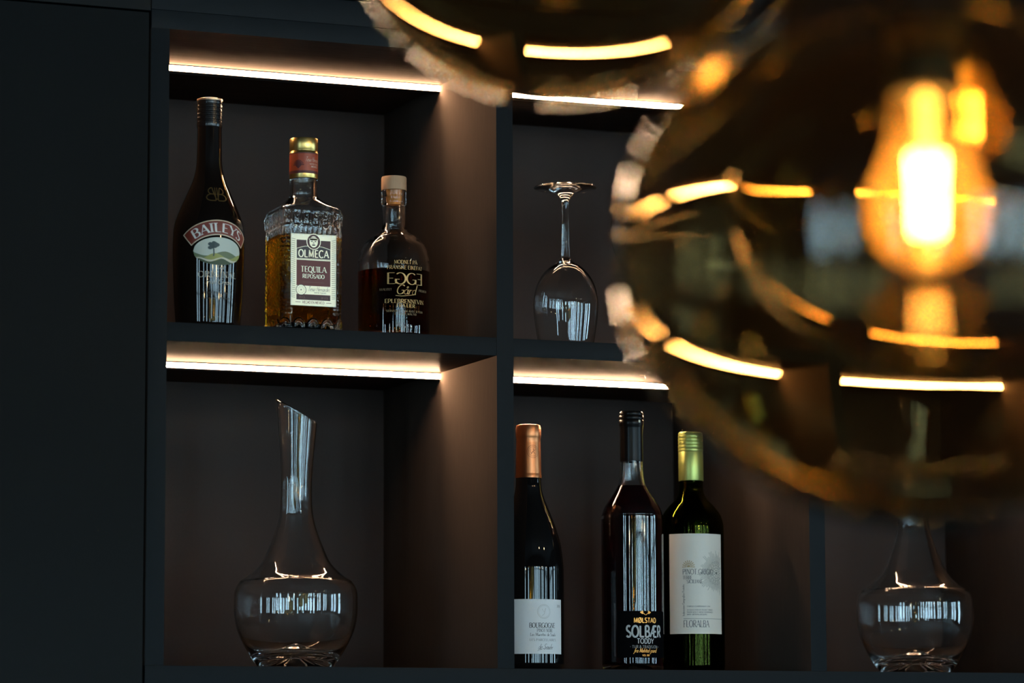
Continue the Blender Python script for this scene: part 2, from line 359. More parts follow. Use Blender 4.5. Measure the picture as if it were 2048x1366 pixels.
# front wall with a row of tall windows (lit by daylight), left wall with two
WZ0, WZ1 = .35, 3.15
front = [(-5.4, .5), (-3.3, .5), (-1.5, .44), (-.75, .5), (.2, .5), (1.0, .55), (1.75, .55), (2.6, .45), (3.9, .5), (4.7, .5), (6.4, .55), (7.4, .5)]
left = [(-6.6, .6), (-5.2, .6)]
right = [(-6.9, .8), (-5.4, .8), (-3.2, .8)]
def wall_with_windows(name, spans, a0, a1, place):
    bm = bmesh.new(); x = a0
    for c, wd in spans:
        place(bm, x, c - wd / 2, 0, RH); place(bm, c - wd / 2, c + wd / 2, 0, WZ0); place(bm, c - wd / 2, c + wd / 2, WZ1, RH); x = c + wd / 2
    place(bm, x, a1, 0, RH)
    struct(obj(name, bm, wall_m, smooth=False))
wall_with_windows('wall_front', front, RX0, RX1, lambda bm, a, b, z0, z1: box(bm, a, b, RY0 - .12, RY0, z0, z1))
wall_with_windows('wall_left', left, RY0, RY1, lambda bm, a, b, z0, z1: box(bm, RX0 - .12, RX0, a, b, z0, z1))
wall_with_windows('wall_right', right, RY0, RY1, lambda bm, a, b, z0, z1: box(bm, RX1, RX1 + .12, a, b, z0, z1))
wn = 0
for spans, side in ((front, 'f'), (left, 'l'), (right, 'r')):
    for c, wd in spans:
        wn += 1
        def pl(bm, a, b, d0, d1, z0, z1):
            return box(bm, a, b, RY0 - d1, RY0 - d0, z0, z1) if side == 'f' else (box(bm, RX0 - d1, RX0 - d0, a, b, z0, z1) if side == 'l' else box(bm, RX1 + d0, RX1 + d1, a, b, z0, z1))
        e = bpy.data.objects.new('window_%d' % wn, None); COL.objects.link(e); struct(e)
        bm = bmesh.new(); a, b = c - wd / 2, c + wd / 2
        for q in (a, b - .05): pl(bm, q, q + .05, .02, .1, WZ0, WZ1)
        for z in (WZ0, WZ1 - .05, 2.3): pl(bm, a, b, .02, .1, z, z + .05)
        pl(bm, c - .02, c + .02, .03, .09, WZ0, WZ1)
        obj('window_frame', bm, winframe_m, e, smooth=False)
        obj('pane', pl(bmesh.new(), a, b, .05, .06, WZ0, WZ1), pane_m, e, smooth=False)

# ---------------------------------------------------------------- shelving unit
XR = X3 + W3
B = .0007
unit = thing('shelving_unit', 'dark navy open shelving unit with lit compartments, built into the wall', 'shelf', (0, 0, ZB))
XL = -.0239
def board(name, x0, x1, y0, y1, z0, z1, mats=board_m, parent=unit): return obj(name, bx(x0, x1, y0, y1, z0, z1, bev=B), mats, parent)
def two_tone(x0, x1, y0, y1, z0, z1, faces):
    """board with its front edge in laminate and the named faces in other boards"""
    bm = bx(x0, x1, y0, y1, z0, z1, bev=B); bm.normal_update()
    for f in bm.faces:
        for d, i in faces:
            if f.normal.dot(Vector(d)) > .9: f.material_index = i
    return bm
ZT = Z2 + HU
for x0, x1 in ((XL, 0), (W1, X2), (X2 + W2, X3), (XR, XR + T)):
    obj('stile', two_tone(x0, x1, 0, DEP, 0, ZT, [((1, 0, 0), 1), ((-1, 0, 0), 1)]), [board_m, side_m], unit)
obj('bottom_board', two_tone(XL, XR + T, 0, DEP, -TS, 0, [((0, 0, 1), 1)]), [board_m, side_m], unit)
for x0, x1 in ((0, W1), (X2, X2 + W2), (X3, XR)):
    obj('shelf', two_tone(x0, x1, .0006, DEP, HL, Z2, [((0, 0, -1), 1), ((0, 0, 1), 2)]), [board_m, under_m, side_m], unit)
obj('top_board', two_tone(XL, XR + T, .0, DEP, ZT, ZT + .0235, [((0, 0, -1), 1)]), [board_m, under_m], unit)
board('fascia', XL, XR + T, -.0003, .018, ZT + .0237, ZT + .0555)
board('back_panel', XL, XR + T, DEP, DEP + .016, -TS, ZT + .02, back_m)

leds = [(0, W1, ZT, 'warm LED light strip glowing above the three liquor bottles'),
        (X2, X2 + W2, ZT, 'warm LED light strip glowing above the upturned wine glass'),
        (X3, XR, ZT, 'warm LED light strip in the upper compartment behind the large globe lamp'),
        (0, W1, HL, 'warm LED light strip glowing above the decanter in the lower left compartment'),
        (X2, X2 + W2, HL, 'warm LED light strip glowing above the three wine bottles'),
        (X3, XR, HL, 'warm LED light strip above the decanter partly covered by the globe lamp')]
for x0, x1, z, lab in leds:
    t = thing('led_strip', lab, 'light strip', (x0, DLED, ZB + z), 'LED strips under the boards')
    L = x1 - x0
    bm = bx(.0004, L - .0004, .0004, .017, -.0088, -.0001); box(bm, .0004, L - .0004, -.0022, .0004, -.0014, -.0001)
    obj('profile', bm, black_m, t, smooth=False)
    obj('diffuser', bx(.0006, L - .0006, -.0006, .0003, -.0082, -.0016), led_m, t, smooth=False)

# neighbouring fronts
GX = -.0269
t = thing('tall_cabinet', 'plain black-blue tall cabinet left of the lit shelves', 'cabinet', (-1.2, 0, 0))
obj('door', bx(-.30, 1.2 + GX, 0, .02, .08, ZB + ZT + .019, bev=.0008), door_m, t)
obj('door', bx(-1.2, -.303, 0, .02, .08, ZB + ZT + .019, bev=.0008), door_m, t)
obj('body', bx(-1.2, 1.2 + GX - .0002, .021, .48, 0, ZB + ZT + .019), door_m, t, smooth=False)
obj('top_rail', bx(-1.2, 1.2 + XL - .001, 0, .02, ZB + ZT + .0215, ZB + ZT + .0555, bev=.0008), door_m, t)
t = thing('upper_cabinet', 'dark flat upper cabinet front above the lit shelves', 'cabinet', (0, 0, ZB + ZT + .060))
for x0, x1 in ((-1.2, -.3), (-.297, .45), (.453, 1.2), (1.203, 1.6)):
    obj('door', bx(x0, x1, 0, .02, .001, RH - ZB - ZT - .07, bev=.0008), door_m, t)
obj('body', bx(-1.2, 1.6, .021, .48, 0, RH - ZB - ZT - .0605), door_m, t, smooth=False)
t = thing('base_cabinet', 'dark base cabinet below the lowest shelf', 'cabinet', (0, 0, 0))
for x0, x1 in ((XL, .44), (.443, .905), (.908, XR + T)):
    obj('door', bx(x0, x1, 0, .02, .08, ZB - TS - .003, bev=.0008), door_m, t)
obj('body', bx(XL + .001, XR + T, .021, .48, 0, ZB - TS - .001), door_m, t, smooth=False)

# ---------------------------------------------------------------- bottles
def spot(x, y, z): return (x, y, ZB + z + .0004)
def shell(prof, wall, zbot=.006, ztop=None):
    """inner profile of a bottle wall"""
    rf = prof_r(prof); zs = [z for r, z in prof if z > zbot and (ztop is None or z < ztop)]
    zs = [zbot] + zs + ([ztop] if ztop else [])
    return [(0, zbot)] + [(max(rf(z) - wall, .001), z + (0.001 if i == 0 else 0)) for i, z in enumerate(zs)] + [(0, zs[-1])]

# --- cream liqueur bottle
t = thing('liqueur_bottle', 'tall brown-black cream liqueur bottle with red arched name banner and country scene', 'bottle', spot(.0723, .065, Z2), 'liquor bottles on the upper shelf')
bp = mm([(0, 1), (36, 0), (40, .6), (41.2, 4)]) + mm(catmull([(41.4, 13), (43.3, 44), (45.3, 95.7), (45.5, 118), (43.8, 141), (37.3, 160.4), (28.8, 179.9), (20.7, 199.3), (16.9, 215.6), (15.8, 238), (15.5, 268)])) + mm([(0, 268.5)])
obj('body', lathe(bmesh.new(), bp, 96), brown_glass, t)
cp = [(0, 267), (15.9, 267), (16.2, 268)]
for k in range(5):
    z = 271 + k * 5.2; cp += [(16.3, z), (16.3, z + 2.6), (15.7, z + 3.2), (15.7, z + 4.6)]
cp += [(16.3, 297), (16.5, 299.5), (16.5, 301.2)]
cap = obj('screw_cap', lathe(bmesh.new(), mm(cp + [(0, 301.2)]), 72), mat('black_gloss_cap', (.008, .007, .007), .18), t)
obj('cap_rim', lathe(bmesh.new(), mm([(0, 301.1), (16.5, 301.1), (16.7, 302), (16.4, 303.4), (15.6, 303.7), (0, 303.7)]), 72), mat('copper_rim', (.75, .48, .30), .3, 1), cap)
rf = prof_r(bp); sf = cyl_surf(rf, .0453)
def arcxf(rho, vtop):
    def f(p):
        a = p[0] / rho; r = rho + p[1]
        return (r * math.sin(a), vtop + r * math.cos(a) - rho)
    return f
F = Flat(); ax = arcxf(62, 132)
def band(F, u0, u1, v0, v1, mi, layer, n=40):
    for k in range(n):
        a, b = u0 + (u1 - u0) * k / n, u0 + (u1 - u0) * (k + 1) / n
        F.poly([ax(q) for q in ((a, v0), (b, v0), (b, v1), (a, v1))], mi, layer)
band(F, -46, 46, -9.6, 10.0, 0, 1); band(F, -44.6, 44.6, -8.3, 8.7, 1, 2)
F.text('BAILEYS', 0, -5.6, 11.6, 72, 2, 4, .17, .06, .07, track=.1, xf=ax)
F.done('name_banner', [mat('cream_band', (.72, .58, .42), .45), mat('brick_red', (.20, .035, .022), .45), white_ink], t, sf, vstep=2)
F = Flat()
def ell_clip(fn, mi, layer, cu=0, cv=102, ru=33, rv=17.5, n=40):
    """fill the part of the oval between v=fn_lo(u) and fn_hi(u)"""
    for k in range(n):
        a, b = -ru + 2 * ru * k / n, -ru + 2 * ru * (k + 1) / n
        q = []
        for u in (a, b):
            e = rv * math.sqrt(max(0, 1 - (u / ru) ** 2)); lo, hi = fn(u); q.append((max(cv - e, lo), min(cv + e, hi)))
        if q[0][1] > q[0][0] + .05 or q[1][1] > q[1][0] + .05:
            F.poly([(cu + a, q[0][0]), (cu + b, q[1][0]), (cu + b, max(q[1][1], q[1][0] + .01)), (cu + a, max(q[0][1], q[0][0] + .01))], mi, layer)
ell_clip(lambda u: (0, 300), 0, 1)
ell_clip(lambda u: (0, 99 + 3 * math.sin(u * .13 + .5)), 1, 2)
ell_clip(lambda u: (0, 96 + 3.2 * math.sin(u * .17 + 2.4)), 2, 3)
ell_clip(lambda u: (0, 91.5 + 2.2 * math.sin(u * .21)), 3, 4)
ell_clip(lambda u: (90.5 + 2.2 * math.sin(u * .21 + .9), 92.6 + 1.8 * math.sin(u * .2 + .6)), 4, 5)
for k in range(16):
    a = random.uniform(0, 2 * PI); r = random.uniform(0, 5.2)
    F.ell(-7 + 1.25 * r * math.cos(a), 109 + r * math.sin(a) * .85, random.uniform(2.2, 3.6), random.uniform(1.8, 3), 5, 6 + (k % 3), 14)
F.line([(-7, 105), (-6.6, 98), (-7.2, 95.5)], 1.6, 5, 6)
F.done('picture_panel', [mat('pale_sky', (.62, .66, .58), .5), mat('far_green', (.16, .20, .10), .5), mat('field_green', (.36, .36, .10), .5), mat('shade_green', (.05, .08, .035), .5),
                         mat('cream_path', (.66, .62, .48), .5), mat('tree_blue_green', (.055, .085, .085), .5)], t, sf, vstep=2)
F = Flat()
F.text('The', 2, 79.5, 7, None, 0, 1, .11, .07, 0, .3)
F.text('ORIGINAL', 0, 69, 7.4, 53, 0, 1, .13, .05, .06, track=.14)
F.text('Irish Cream', 1, 60.5, 6.4, 36, 0, 1, .1, .07, 0, .35)
for v in (53.5, 45.0): F.line([(-22, v), (22, v)], .35, 1, 1)
F.text('FINEST SPIRITS', 0, 47.2, 3.2, 40, 1, 1, .12, .06, 0)
F.text('ORIGINAL IRISH CREAM LIQUEUR', 0, 39.6, 2.6, 44, 1, 1, .12, .06, 0)
F.done('lettering', [mat('pale_print', (.55, .50, .40), .5), mat('faint_brown_print', (.06, .04, .028), .5)], t, sf, vstep=2)
F = Flat()
for s_ in (1, -1):
    F.line([(s_ * .6, 169)] + [(s_ * a, b) for a, b in arc(5.5, 181.2, 5.0, 4.3, 90, -90, 14)] + [(s_ * .6, 176.9)], 1.3, 0, 1)
    F.line([(s_ * 1.6, 176.9)] + [(s_ * a, b) for a, b in arc(6, 172.4, 6.2, 4.5, 90, -90, 14)] + [(s_ * 1.6, 167.9)], 1.3, 0, 1)
    F.line([(s_ * 1.5, 186), (s_ * 1.5, 168)], 1.1, 0, 1)
F.done('monogram', [gold_ink], t, cyl_surf(rf, .030, .02), vstep=1.5)

# --- square tequila bottle: rounded-square loft with cast relief
def rsq(h, rc, s):
    """point and outward normal at fraction s of a rounded square of half size h and corner radius rc"""
    st = 2 * (h - rc); ar = rc * PI / 2; per = 4 * (st + ar); d = (s % 1.0) * per
    k = int(d // (st + ar)); k = min(k, 3); d -= k * (st + ar)
    if d < st: p = Vector((-(h - rc) + d, -h)); n = Vector((0, -1))
    else:
        a = (d - st) / max(rc, 1e-9); n = Vector((math.sin(a), -math.cos(a))); p = Vector((h - rc, -(h - rc))) + n * rc
    c, q = [(1, 0), (0, 1), (-1, 0), (0, -1)][k]
    rotv = lambda v: Vector((v.x * c - v.y * q, v.x * q + v.y * c))
    return rotv(p), rotv(n)
def loft(bm, secs, n, disp=None, flip=False, mi=0):
    rings = []
    for (z, h, rc) in secs:
        ring = []
        for i in range(n):
            s = (i + .5) / n; p, nn = rsq(h, rc, s)
            if disp: p = p + nn * disp(s, z, p)
            ring.append(bm.verts.new((p.x, p.y, z)))
        rings.append(ring)
    for A, Bq in zip(rings, rings[1:]):
        for i in range(n):
            j = (i + 1) % n; vs = (A[i], A[j], Bq[j], Bq[i])
            bm.faces.new(vs[::-1] if flip else vs).material_index = mi
    for R_, top in ((rings[0], False), (rings[-1], True)):
        c = bm.verts.new((0, 0, R_[0].co.z))
        for i in range(n):
            j = (i + 1) % n; vs = (R_[i], R_[j], c) if top else (R_[j], R_[i], c)
            bm.faces.new(vs[::-1] if flip else vs).material_index = mi
    return bm
HS = .0405
t = thing('tequila_bottle', 'square embossed clear bottle of golden tequila with gold cap and maroon label', 'bottle', spot(.1969, .060, Z2), 'liquor bottles on the upper shelf')
def smooth(a, b, x): x = min(1, max(0, (x - a) / (b - a))); return x * x * (3 - 2 * x)
def relief(s, z, p):
    u = ((s * 4) % 1.0 - .5) * 2 * HS if False else 0
    face = (s * 4) % 1.0
    d = 0
    cell = (s * 24) % 1.0 - .5                                   # six tabs a side
    if .138 < z < .1635:                                          # row of tabs with bosses under the shoulder
        zz = (z - .152) / .0095
        tab = max(abs(cell) / .40, abs(zz)); d += .0016 * (1 - smooth(.82, 1.0, tab))
        d -= .0010 * (1 - smooth(.55, .75, tab)) * smooth(.3, .4, math.hypot(cell * 1.9, zz * .8 - .3))
        d += .0010 * (1 - smooth(.18, .34, math.hypot(cell * 1.2, zz * .75 - .3)))
        d += .0006 * (1 - smooth(.1, .22, math.hypot(cell * 1.2, zz * .75 + .45)))
    if z < .019:                                                  # arches round the foot
        cell2 = (s * 16) % 1.0 - .5
        rr = math.hypot(cell2 / .44, max(0, z - .004) / .014)
        d += .0017 * smooth(.62, .78, rr) * (1 - smooth(.92, 1.0, rr)) + .0013 * (1 - smooth(.28, .42, rr))
    cd = min(face, 1 - face)                                      # corner columns: stacked notches
    cm = 1 - smooth(.10, .14, abs(face - .87) if True else cd)
    if .024 < z < .136:
        d += .0012 * cm * (.5 + .5 * math.sin(z / .0052 * 2 * PI)) * (.6 + .4 * math.sin(z * 700 + s * 9))
        if .5 < face % 1 and False: d += 0
    if .125 < z < .140: d += .0007 * math.sin(s * 2 * PI * 46) * math.sin((z - .125) / .015 * PI)
    if .03 < z < .125 and not (s < .22):                          # hammered side and back faces
        d += .0004 * math.sin(s * 2 * PI * 31 + 5 * math.sin(z * 160)) * math.sin(z * 420 + 3 * math.sin(s * 40))
    return d
secs = [(0, HS - .004, .010), (.0012, HS - .0015, .011), (.003, HS, .012)] + [(.003 + .0010 * k, HS, .012) for k in range(1, 161)]
secs += [(z, h, rc) for z, h, rc in catmull([(.1645, .0405, .0125), (.1675, .0385, .0150), (.1715, .0335, .0200), (.1775, .0262, .0215), (.183, .0198, .0192), (.189, .0176, .01755), (.198, .0175, .01745), (.2075, .0178, .01775)], 4)]
bm = loft(bmesh.new(), secs, 480, relief)
isec = [(.010, HS - .008, .010), (.012, HS - .0055, .010), (.10, HS - .0052, .009), (.1600, HS - .0055, .010)] + [(z, h - .0042, max(rc - .003, .004)) for z, h, rc in catmull([(.1665, .0385, .0150), (.1705, .0335, .0200), (.1765, .0262, .0215), (.182, .0198, .0192), (.189, .0176, .0176), (.2065, .0176, .0176)], 3)]
isec = [(z, h, min(rc, h - 1e-5)) for z, h, rc in isec]
loft(bm, isec, 96, None, True)
obj('glass_body', bm, clear, t, sharp=60)
lq = [(z, h + .0001, rc) for z, h, rc in isec[:3]] + [(.132, HS - .0051, .009)]
obj('liquid', loft(bmesh.new(), lq, 96), glass('gold_tequila', (.93, .62, .10), 1.36), t, sharp=60)
cap = obj('cap', lathe(bmesh.new(), mm([(0, 208), (17.9, 208), (18.2, 208.6), (18.3, 242.6), (17.9, 243.2), (17.9, 244), (18.3, 244.6), (18.3, 259), (17.8, 260.2), (0, 260.2)]), 72), mat('gold_cap', (.80, .55, .18), .28, 1), t)
F = Flat()
F.rect(-57, 57, 213.5, 240.5, 0, 1); F.rect(-57, 57, 213.5, 217, 1, 2); F.rect(-57, 57, 239.2, 240.5, 1, 2)
for a in range(-70, 71, 14):
    a_ = math.radians(90 + a); F.line([(-13, 220), (-13 + 4.5 * math.cos(a_), 222 + 7 * math.sin(a_)), (-13 + 8 * math.cos(a_), 221 + 10 * math.sin(a_))], 1.3, 1, 2)
F.text('Tesus Hernandez', 8, 228.6, 6, 24, 2, 3, .09, .06, 0, .3)
F.text('MAESTRO TEQUILERO', 10, 224.6, 1.9, 16, 2, 3, .14, .1, 0); F.text('MEXICO', 10, 221.2, 2.2, 12, 2, 3, .16, .12, 0)
F.done('neck_band', [mat('red_band', (.38, .05, .012), .35), mat('dark_red_print', (.10, .012, .01), .45), mat('pale_red_print', (.75, .5, .38), .5)], cap, cyl_surf(lambda z: .0183, .0183))
F = Flat()
LU, LV0, LV1 = 30.5, 36, 131
F.rect(-LU, LU, LV0, LV1, 0, 1)
for k in range(30):
    for s_ in (-1, 1): F.line([(s_ * 24.3, 48 + k * 2.6), (s_ * 29.3, 48.9 + k * 2.6)], .8, 5, 2)
F.rect(-22.6, 22.6, 45, 123, 2, 2); F.rect(-22.6, 22.6, 97, 123, 1, 3); F.rect(-22.6, 22.6, 45, 52.5, 1, 3)
F.rect(-22.6, 22.6, 53.5, 64.5, 0, 3); F.rect(-23.6, 23.6, 97.3, 98.4, 0, 4)
bn = [(-22.4, 99.3), (22.4, 99.3), (22.4, 111.6), (12, 114.6), (0, 115.6), (-12, 114.6), (-22.4, 111.6)]
F.poly([(a * 1.045, 99 + (b - 99) * 1.07 - .6) for a, b in bn], 0, 5); F.poly(bn, 3, 6)
F.text('OLMECA', 0, 101.2, 9.2, 40, 0, 8, .19, .13, 0, track=.13)
F.ell(0, 121.2, 9.6, 10.2, 0, 7); F.ell(0, 121.2, 8.6, 9.3, 1, 8)
F.ell(0, 121, 5.6, 7.2, 0, 9, 24); F.rect(-6.0, 6.0, 123.2, 125, 0, 9)
for s_ in (-1, 1): F.ell(s_ * 2.4, 121.6, 1.3, .7, 4, 10, 10); F.line([(s_ * .6, 123), (s_ * 4.2, 123.4)], .5, 4, 10)
F.line([(-.9, 119), (0, 121.6), (.9, 119), (-.9, 119)], .6, 4, 10); F.ell(0, 116.9, 2.5, .9, 4, 10, 12); F.line([(-5.6, 126.3), (5.6, 126.3)], .6, 4, 10)
F.text('TEQUILA', 0, 82.2, 7.2, 34, 0, 4, .15, .06, .07); F.text('REPOSADO', 0, 74.4, 5.0, 29, 0, 4, .16, .07, .07)
F.line([(-14, 69.2), (14, 69.2)], .3, 6, 4)
F.ell(-16.5, 59, 7.0, 7.0, 4, 5); F.ell(-16.5, 59, 6.3, 6.3, 0, 6); F.ell(-16.5, 59, .8, .8, 4, 7, 10)
for a in range(0, 360, 30): F.line([(-16.5 + 3.4 * math.cos(math.radians(a)), 59 + 3.4 * math.sin(math.radians(a))), (-16.5 + 5 * math.cos(math.radians(a)), 59 + 5 * math.sin(math.radians(a)))], .35, 5, 7)
F.text('Tesus Hernandez', 7, 58, 6, 29, 4, 5, .08, .06, 0, .3); F.text('MAESTRO TEQUILERO', 9, 55.2, 1.5, 16, 4, 5, .14, .1, 0)
F.text('70 CL', -15, 47.4, 3, 9, 6, 4, .14, .1, 0); F.text('38 VOL', 15, 47.4, 3, 10, 6, 4, .14, .1, 0)
F.text('HECHO EN MEXICO', 0, 39.6, 3.8, 29, 2, 3, .16, .1, 0); F.frame(-LU, LU, LV0, LV1, .5, 5, 2)
for s_ in (-1, 1): F.line([(s_ * 17, 41.5), (s_ * 24, 41.5)], .7, 2, 3)
# copper-toned relief paper reads pale gold
F.done('front_label', [olive_pale, dark_maroon, maroon, mat('charcoal_print', (.05, .04, .045), .5), mat('brown_print', (.05, .035, .025), .5), mat('label_edge_print', (.36, .34, .22), .5), mat('dim_red_print', (.22, .09, .08), .5)],
       t, lambda u, v, e: Vector((u, -(HS + .00025 + e), v)), step=0)

# --- apple brandy bottle
t = thing('brandy_bottle', 'round-shouldered clear brandy bottle with wooden stopper and gold printed lettering', 'bottle', spot(.3237, .070, Z2), 'liquor bottles on the upper shelf')
bp = mm([(0, 4), (20, 3), (38, 0), (43, .8), (45.8, 4)]) + mm(catmull([(46.4, 12), (46.6, 60), (46.6, 104), (46.0, 114), (43.6, 124), (39.4, 132.4), (31.5, 141.2), (23, 147), (17.2, 152.5), (15.4, 160), (15.1, 170), (15.1, 184.6)])) + mm([(16.2, 186), (16.5, 188), (16.5, 194.5), (15.9, 195.5), (16.5, 196.8), (16.5, 203), (15.8, 204.3), (10.2, 204.3)])
bi = mm([(10.2, 185), (11.3, 176), (11.6, 165), (12.5, 155)]) + mm(catmull([(17.5, 148), (26, 141), (36, 131.5), (40.5, 122), (43, 112), (43.6, 100), (43.6, 50), (43.4, 14)])) + mm([(41, 9.5), (20, 11), (0, 12.5)])
obj('glass_body', lathe(bmesh.new(), bp + bi, 96), clear, t)
lp = [(0, .0125)] + mm([(20, 11), (41.1, 9.4), (43.5, 14), (43.7, 50), (43.7, 97), (0, 97)])
obj('liquid', lathe(bmesh.new(), lp, 96), glass('dark_amber_brandy', (.40, .13, .03), 1.36), t)
obj('stopper', lathe(bmesh.new(), mm([(0, 204.6), (16.2, 204.6), (16.5, 205.2), (16.4, 220.5), (15.8, 222.2), (0, 222.4)]), 64), noise_mat('pale_wood', (.42, .23, .12), (.54, .32, .18), .6, (1, 1, .15), 260, 4, .2), t)
obj('cork', lathe(bmesh.new(), mm([(0, 186.5), (9.4, 186.5), (10.0, 188), (10.1, 204.2), (0, 204.2)]), 48), noise_mat('cork', (.50, .15, .018), (.62, .23, .035), .8, (1, 1, 1), 500, 3, .3), t)
rf = prof_r(bp); sf = cyl_surf(rf, .0466)
F = Flat()
z = lambda row: (667 - row) * .647 + 15.4
F.text('MODNET PÅ', 0, z(533), 4.6, 32, 0, 1, .14, .06, .06); F.text('FRANSKE EIKEFAT', 0, z(544), 4.6, 50, 0, 1, .14, .06, .06, track=.1)
F.text('EGGE', 0, z(574), 14.6, 51, 0, 1, .125, .042, .08, track=.04, mirror=(1, 3))
F.text('Gård', 0, z(594), 12.0, 27, 0, 1, .095, .045, 0, .3)
F.line([(-14, z(597)), (-6, z(598)), (4, z(596)), (12, z(594))], .6, 0, 1)
F.text('KVALITET', -27, z(587), 2.8, 16, 1, 1, .13, .07, .04, track=.14); F.text('PREMIUM', 27, z(587), 2.8, 16, 1, 1, .13, .07, .04, track=.14)
F.text('EPLEBRENNEVIN', 0, z(613), 5.8, 56, 0, 1, .15, .06, .06, track=.08); F.text('FRA LIER', 0, z(623), 5.2, 25, 0, 1, .15, .06, .06)
F.text('SERVERES SOM AVEC ETTER', 0, z(635), 3.0, 52, 1, 1, .13, .08, 0, track=.14); F.text('ET GODT MÅLTID', 0, z(642), 3.0, 30, 1, 1, .13, .08, 0, track=.14)
F.done('lettering', [mat('gold_print', (.50, .31, .11), .4, .3), dull_ink], t, sf, vstep=2)

# --- red wine bottle with copper capsule
def foil_emblem(F, cu, cv, r, mi):
    F.line(arc(cu, cv, r, r, 0, 360, 36), .5, mi, 1); F.line(arc(cu, cv, r * .74, r * .74, 0, 360, 30), .4, mi, 1)
    F.line([(cu - r * .35, cv - r * .45), (cu - r * .1, cv - r * .05), (cu + r * .12, cv + r * .1), (cu, cv + r * .45)], .9, mi, 1)
    F.line([(cu + r * .12, cv + r * .1), (cu + r * .45, cv + r * .3)], .6, mi, 1); F.line([(cu, cv - .2), (cu + r * .38, cv - r * .4)], .6, mi, 1)
    F.line([(cu - r * .25, cv - r * .3), (cu - r * .5, cv), (cu - r * .35, cv + r * .4)], .5, mi, 1)
t = thing('wine_bottle', 'dark sloping-shouldered wine bottle with copper capsule and low white label, beside the upright divider', 'bottle', spot(.5193, .09, 0), 'wine bottles on the lower shelf')
bp = mm([(0, 8), (25, 3), (38, 0), (43, .8), (45.4, 4)]) + mm(catmull([(45.7, 10), (45.8, 70), (45.8, 126), (45.3, 141), (42.4, 166.2), (37.0, 186), (29.7, 205.8), (21.6, 225.6), (17.6, 240), (16.6, 254), (15.6, 280), (14.6, 305)])) + mm([(0, 305)])
obj('body', lathe(bmesh.new(), bp, 96), dark_glass, t)
copper = noise_mat('copper_foil', (.46, .165, .065), (.54, .21, .09), .34, (1, 1, .1), 90, 3, .05, 1)
cap = obj('capsule', lathe(bmesh.new(), mm([(0, 254.5), (17.3, 254.5), (17.4, 258), (16.9, 259.4), (16.9, 260.6), (16.2, 300), (15.9, 306), (16.5, 308), (16.9, 310.5), (16.7, 320), (15.6, 324), (13, 324.8), (0, 324.6)]), 72), copper, t)
F = Flat(); foil_emblem(F, 0, 288.5, 8.2, 0)
F.done('emblem', [mat('dark_copper', (.16, .06, .03), .4, .8)], cap, cyl_surf(prof_r(mm([(16.9, 260), (16.2, 300)])), .0165, 0))
F = Flat(); z = lambda row: (1336 - row) * .6545 + 4.7
F.rect(-66, 34.0, z(1310.5), z(1199.5), 0, 1)
F.text('BOURGOGNE', 1, z(1256), 6.4, 37, 1, 3, .15, .06, .07); F.text('PINOT NOIR', 3.5, z(1264.5), 4.4, 22, 1, 3, .14, .06, .06)
F.text('Les Murettes de Saulx', 2, z(1273), 4.4, 37, 1, 3, .11, .07, 0, .06); F.text('LES PARCELLAIRES', 2, z(1283.5), 3.2, 38, 2, 3, .13, .06, .05, track=.16)
F.text('de Saulx', 4, z(1301), 7.5, 21, 2, 3, .1, .06, 0, .35)
F.line([(-7, z(1304)), (4, z(1298)), (16, z(1296.5))], .4, 2, 3)
F.line(arc(2.2, z(1224), 9, 9, 0, 360, 40), .5, 3, 3); F.line(arc(2.2, z(1224), 7.6, 7.6, 0, 360, 40), .3, 3, 3)
F.line([(-.5, z(1219)), (2, z(1225)), (4.6, z(1217)), (2.4, z(1229)), (-.4, z(1232))], .6, 3, 3); F.text('2018', 27, z(1215), 3.2, 7, 2, 3, .13, .08, 0)
F.done('front_label', [paper, ink, mat('grey_print', (.12, .12, .12), .6), faint_ink], t, cyl_surf(lambda q: .0458, .0458))

# --- blackcurrant toddy bottle
t = thing('toddy_bottle', 'tallest black blackcurrant toddy bottle with black capsule and dark silver-lettered label', 'bottle', spot(.6565, .065, 0), 'wine bottles on the lower shelf')
bp = mm([(0, 10), (22, 4), (34, 0), (38.6, .8), (40.4, 4)]) + mm(catmull([(40.8, 10), (40.9, 90), (40.9, 196), (40.0, 208), (36.8, 217.9), (30.6, 227.9), (24.2, 237.5), (18.6, 247.5), (16.1, 258), (15.4, 268), (15.0, 284)])) + mm([(14.6, 318), (10.0, 320)])
bi = mm([(9.6, 300), (11.4, 282), (12.2, 266)]) + mm(catmull([(13.2, 257), (16.2, 246.5), (22, 236.5), (28.4, 227), (34.4, 217), (37.6, 207), (38.4, 196), (38.4, 90), (38.2, 14)])) + mm([(34, 7), (18, 10), (0, 16)])
obj('glass_body', lathe(bmesh.new(), bp + bi, 96), clear, t)
rfi = prof_r(bi)
lp = [(0, .016)] + mm([(18, 10), (34.1, 6.9), (38.3, 14), (38.5, 90), (38.5, 196)]) + [(rfi(q / 1000) + .0001, q / 1000) for q in (202, 207, 212, 217, 222, 227, 232, 236.5, 241, 246.5)] + [(0, .2465)]
obj('liquid', lathe(bmesh.new(), lp, 96), mat('blackcurrant', (.010, .0012, .0018), .05, 0, 1.34), t)
cap = obj('capsule', lathe(bmesh.new(), mm([(0, 300), (10, 279), (15.3, 279), (15.4, 281), (15.2, 322), (15.7, 325.5), (16.5, 328), (16.6, 333), (16.1, 334), (16.5, 335), (16.4, 339), (15.9, 340), (16.2, 341), (15.8, 343.8), (14.2, 345.4), (0, 345)]), 72), mat('black_foil', (.005, .004, .0035), .24, 0, spec=.12), t)
F = Flat(); F.rect(3.2, 6.2, 330, 333.2, 0, 1)
F.done('price_dot', [mat('pale_sticker', (.7, .65, .5), .5)], cap, cyl_surf(lambda q: .0167, .0165))
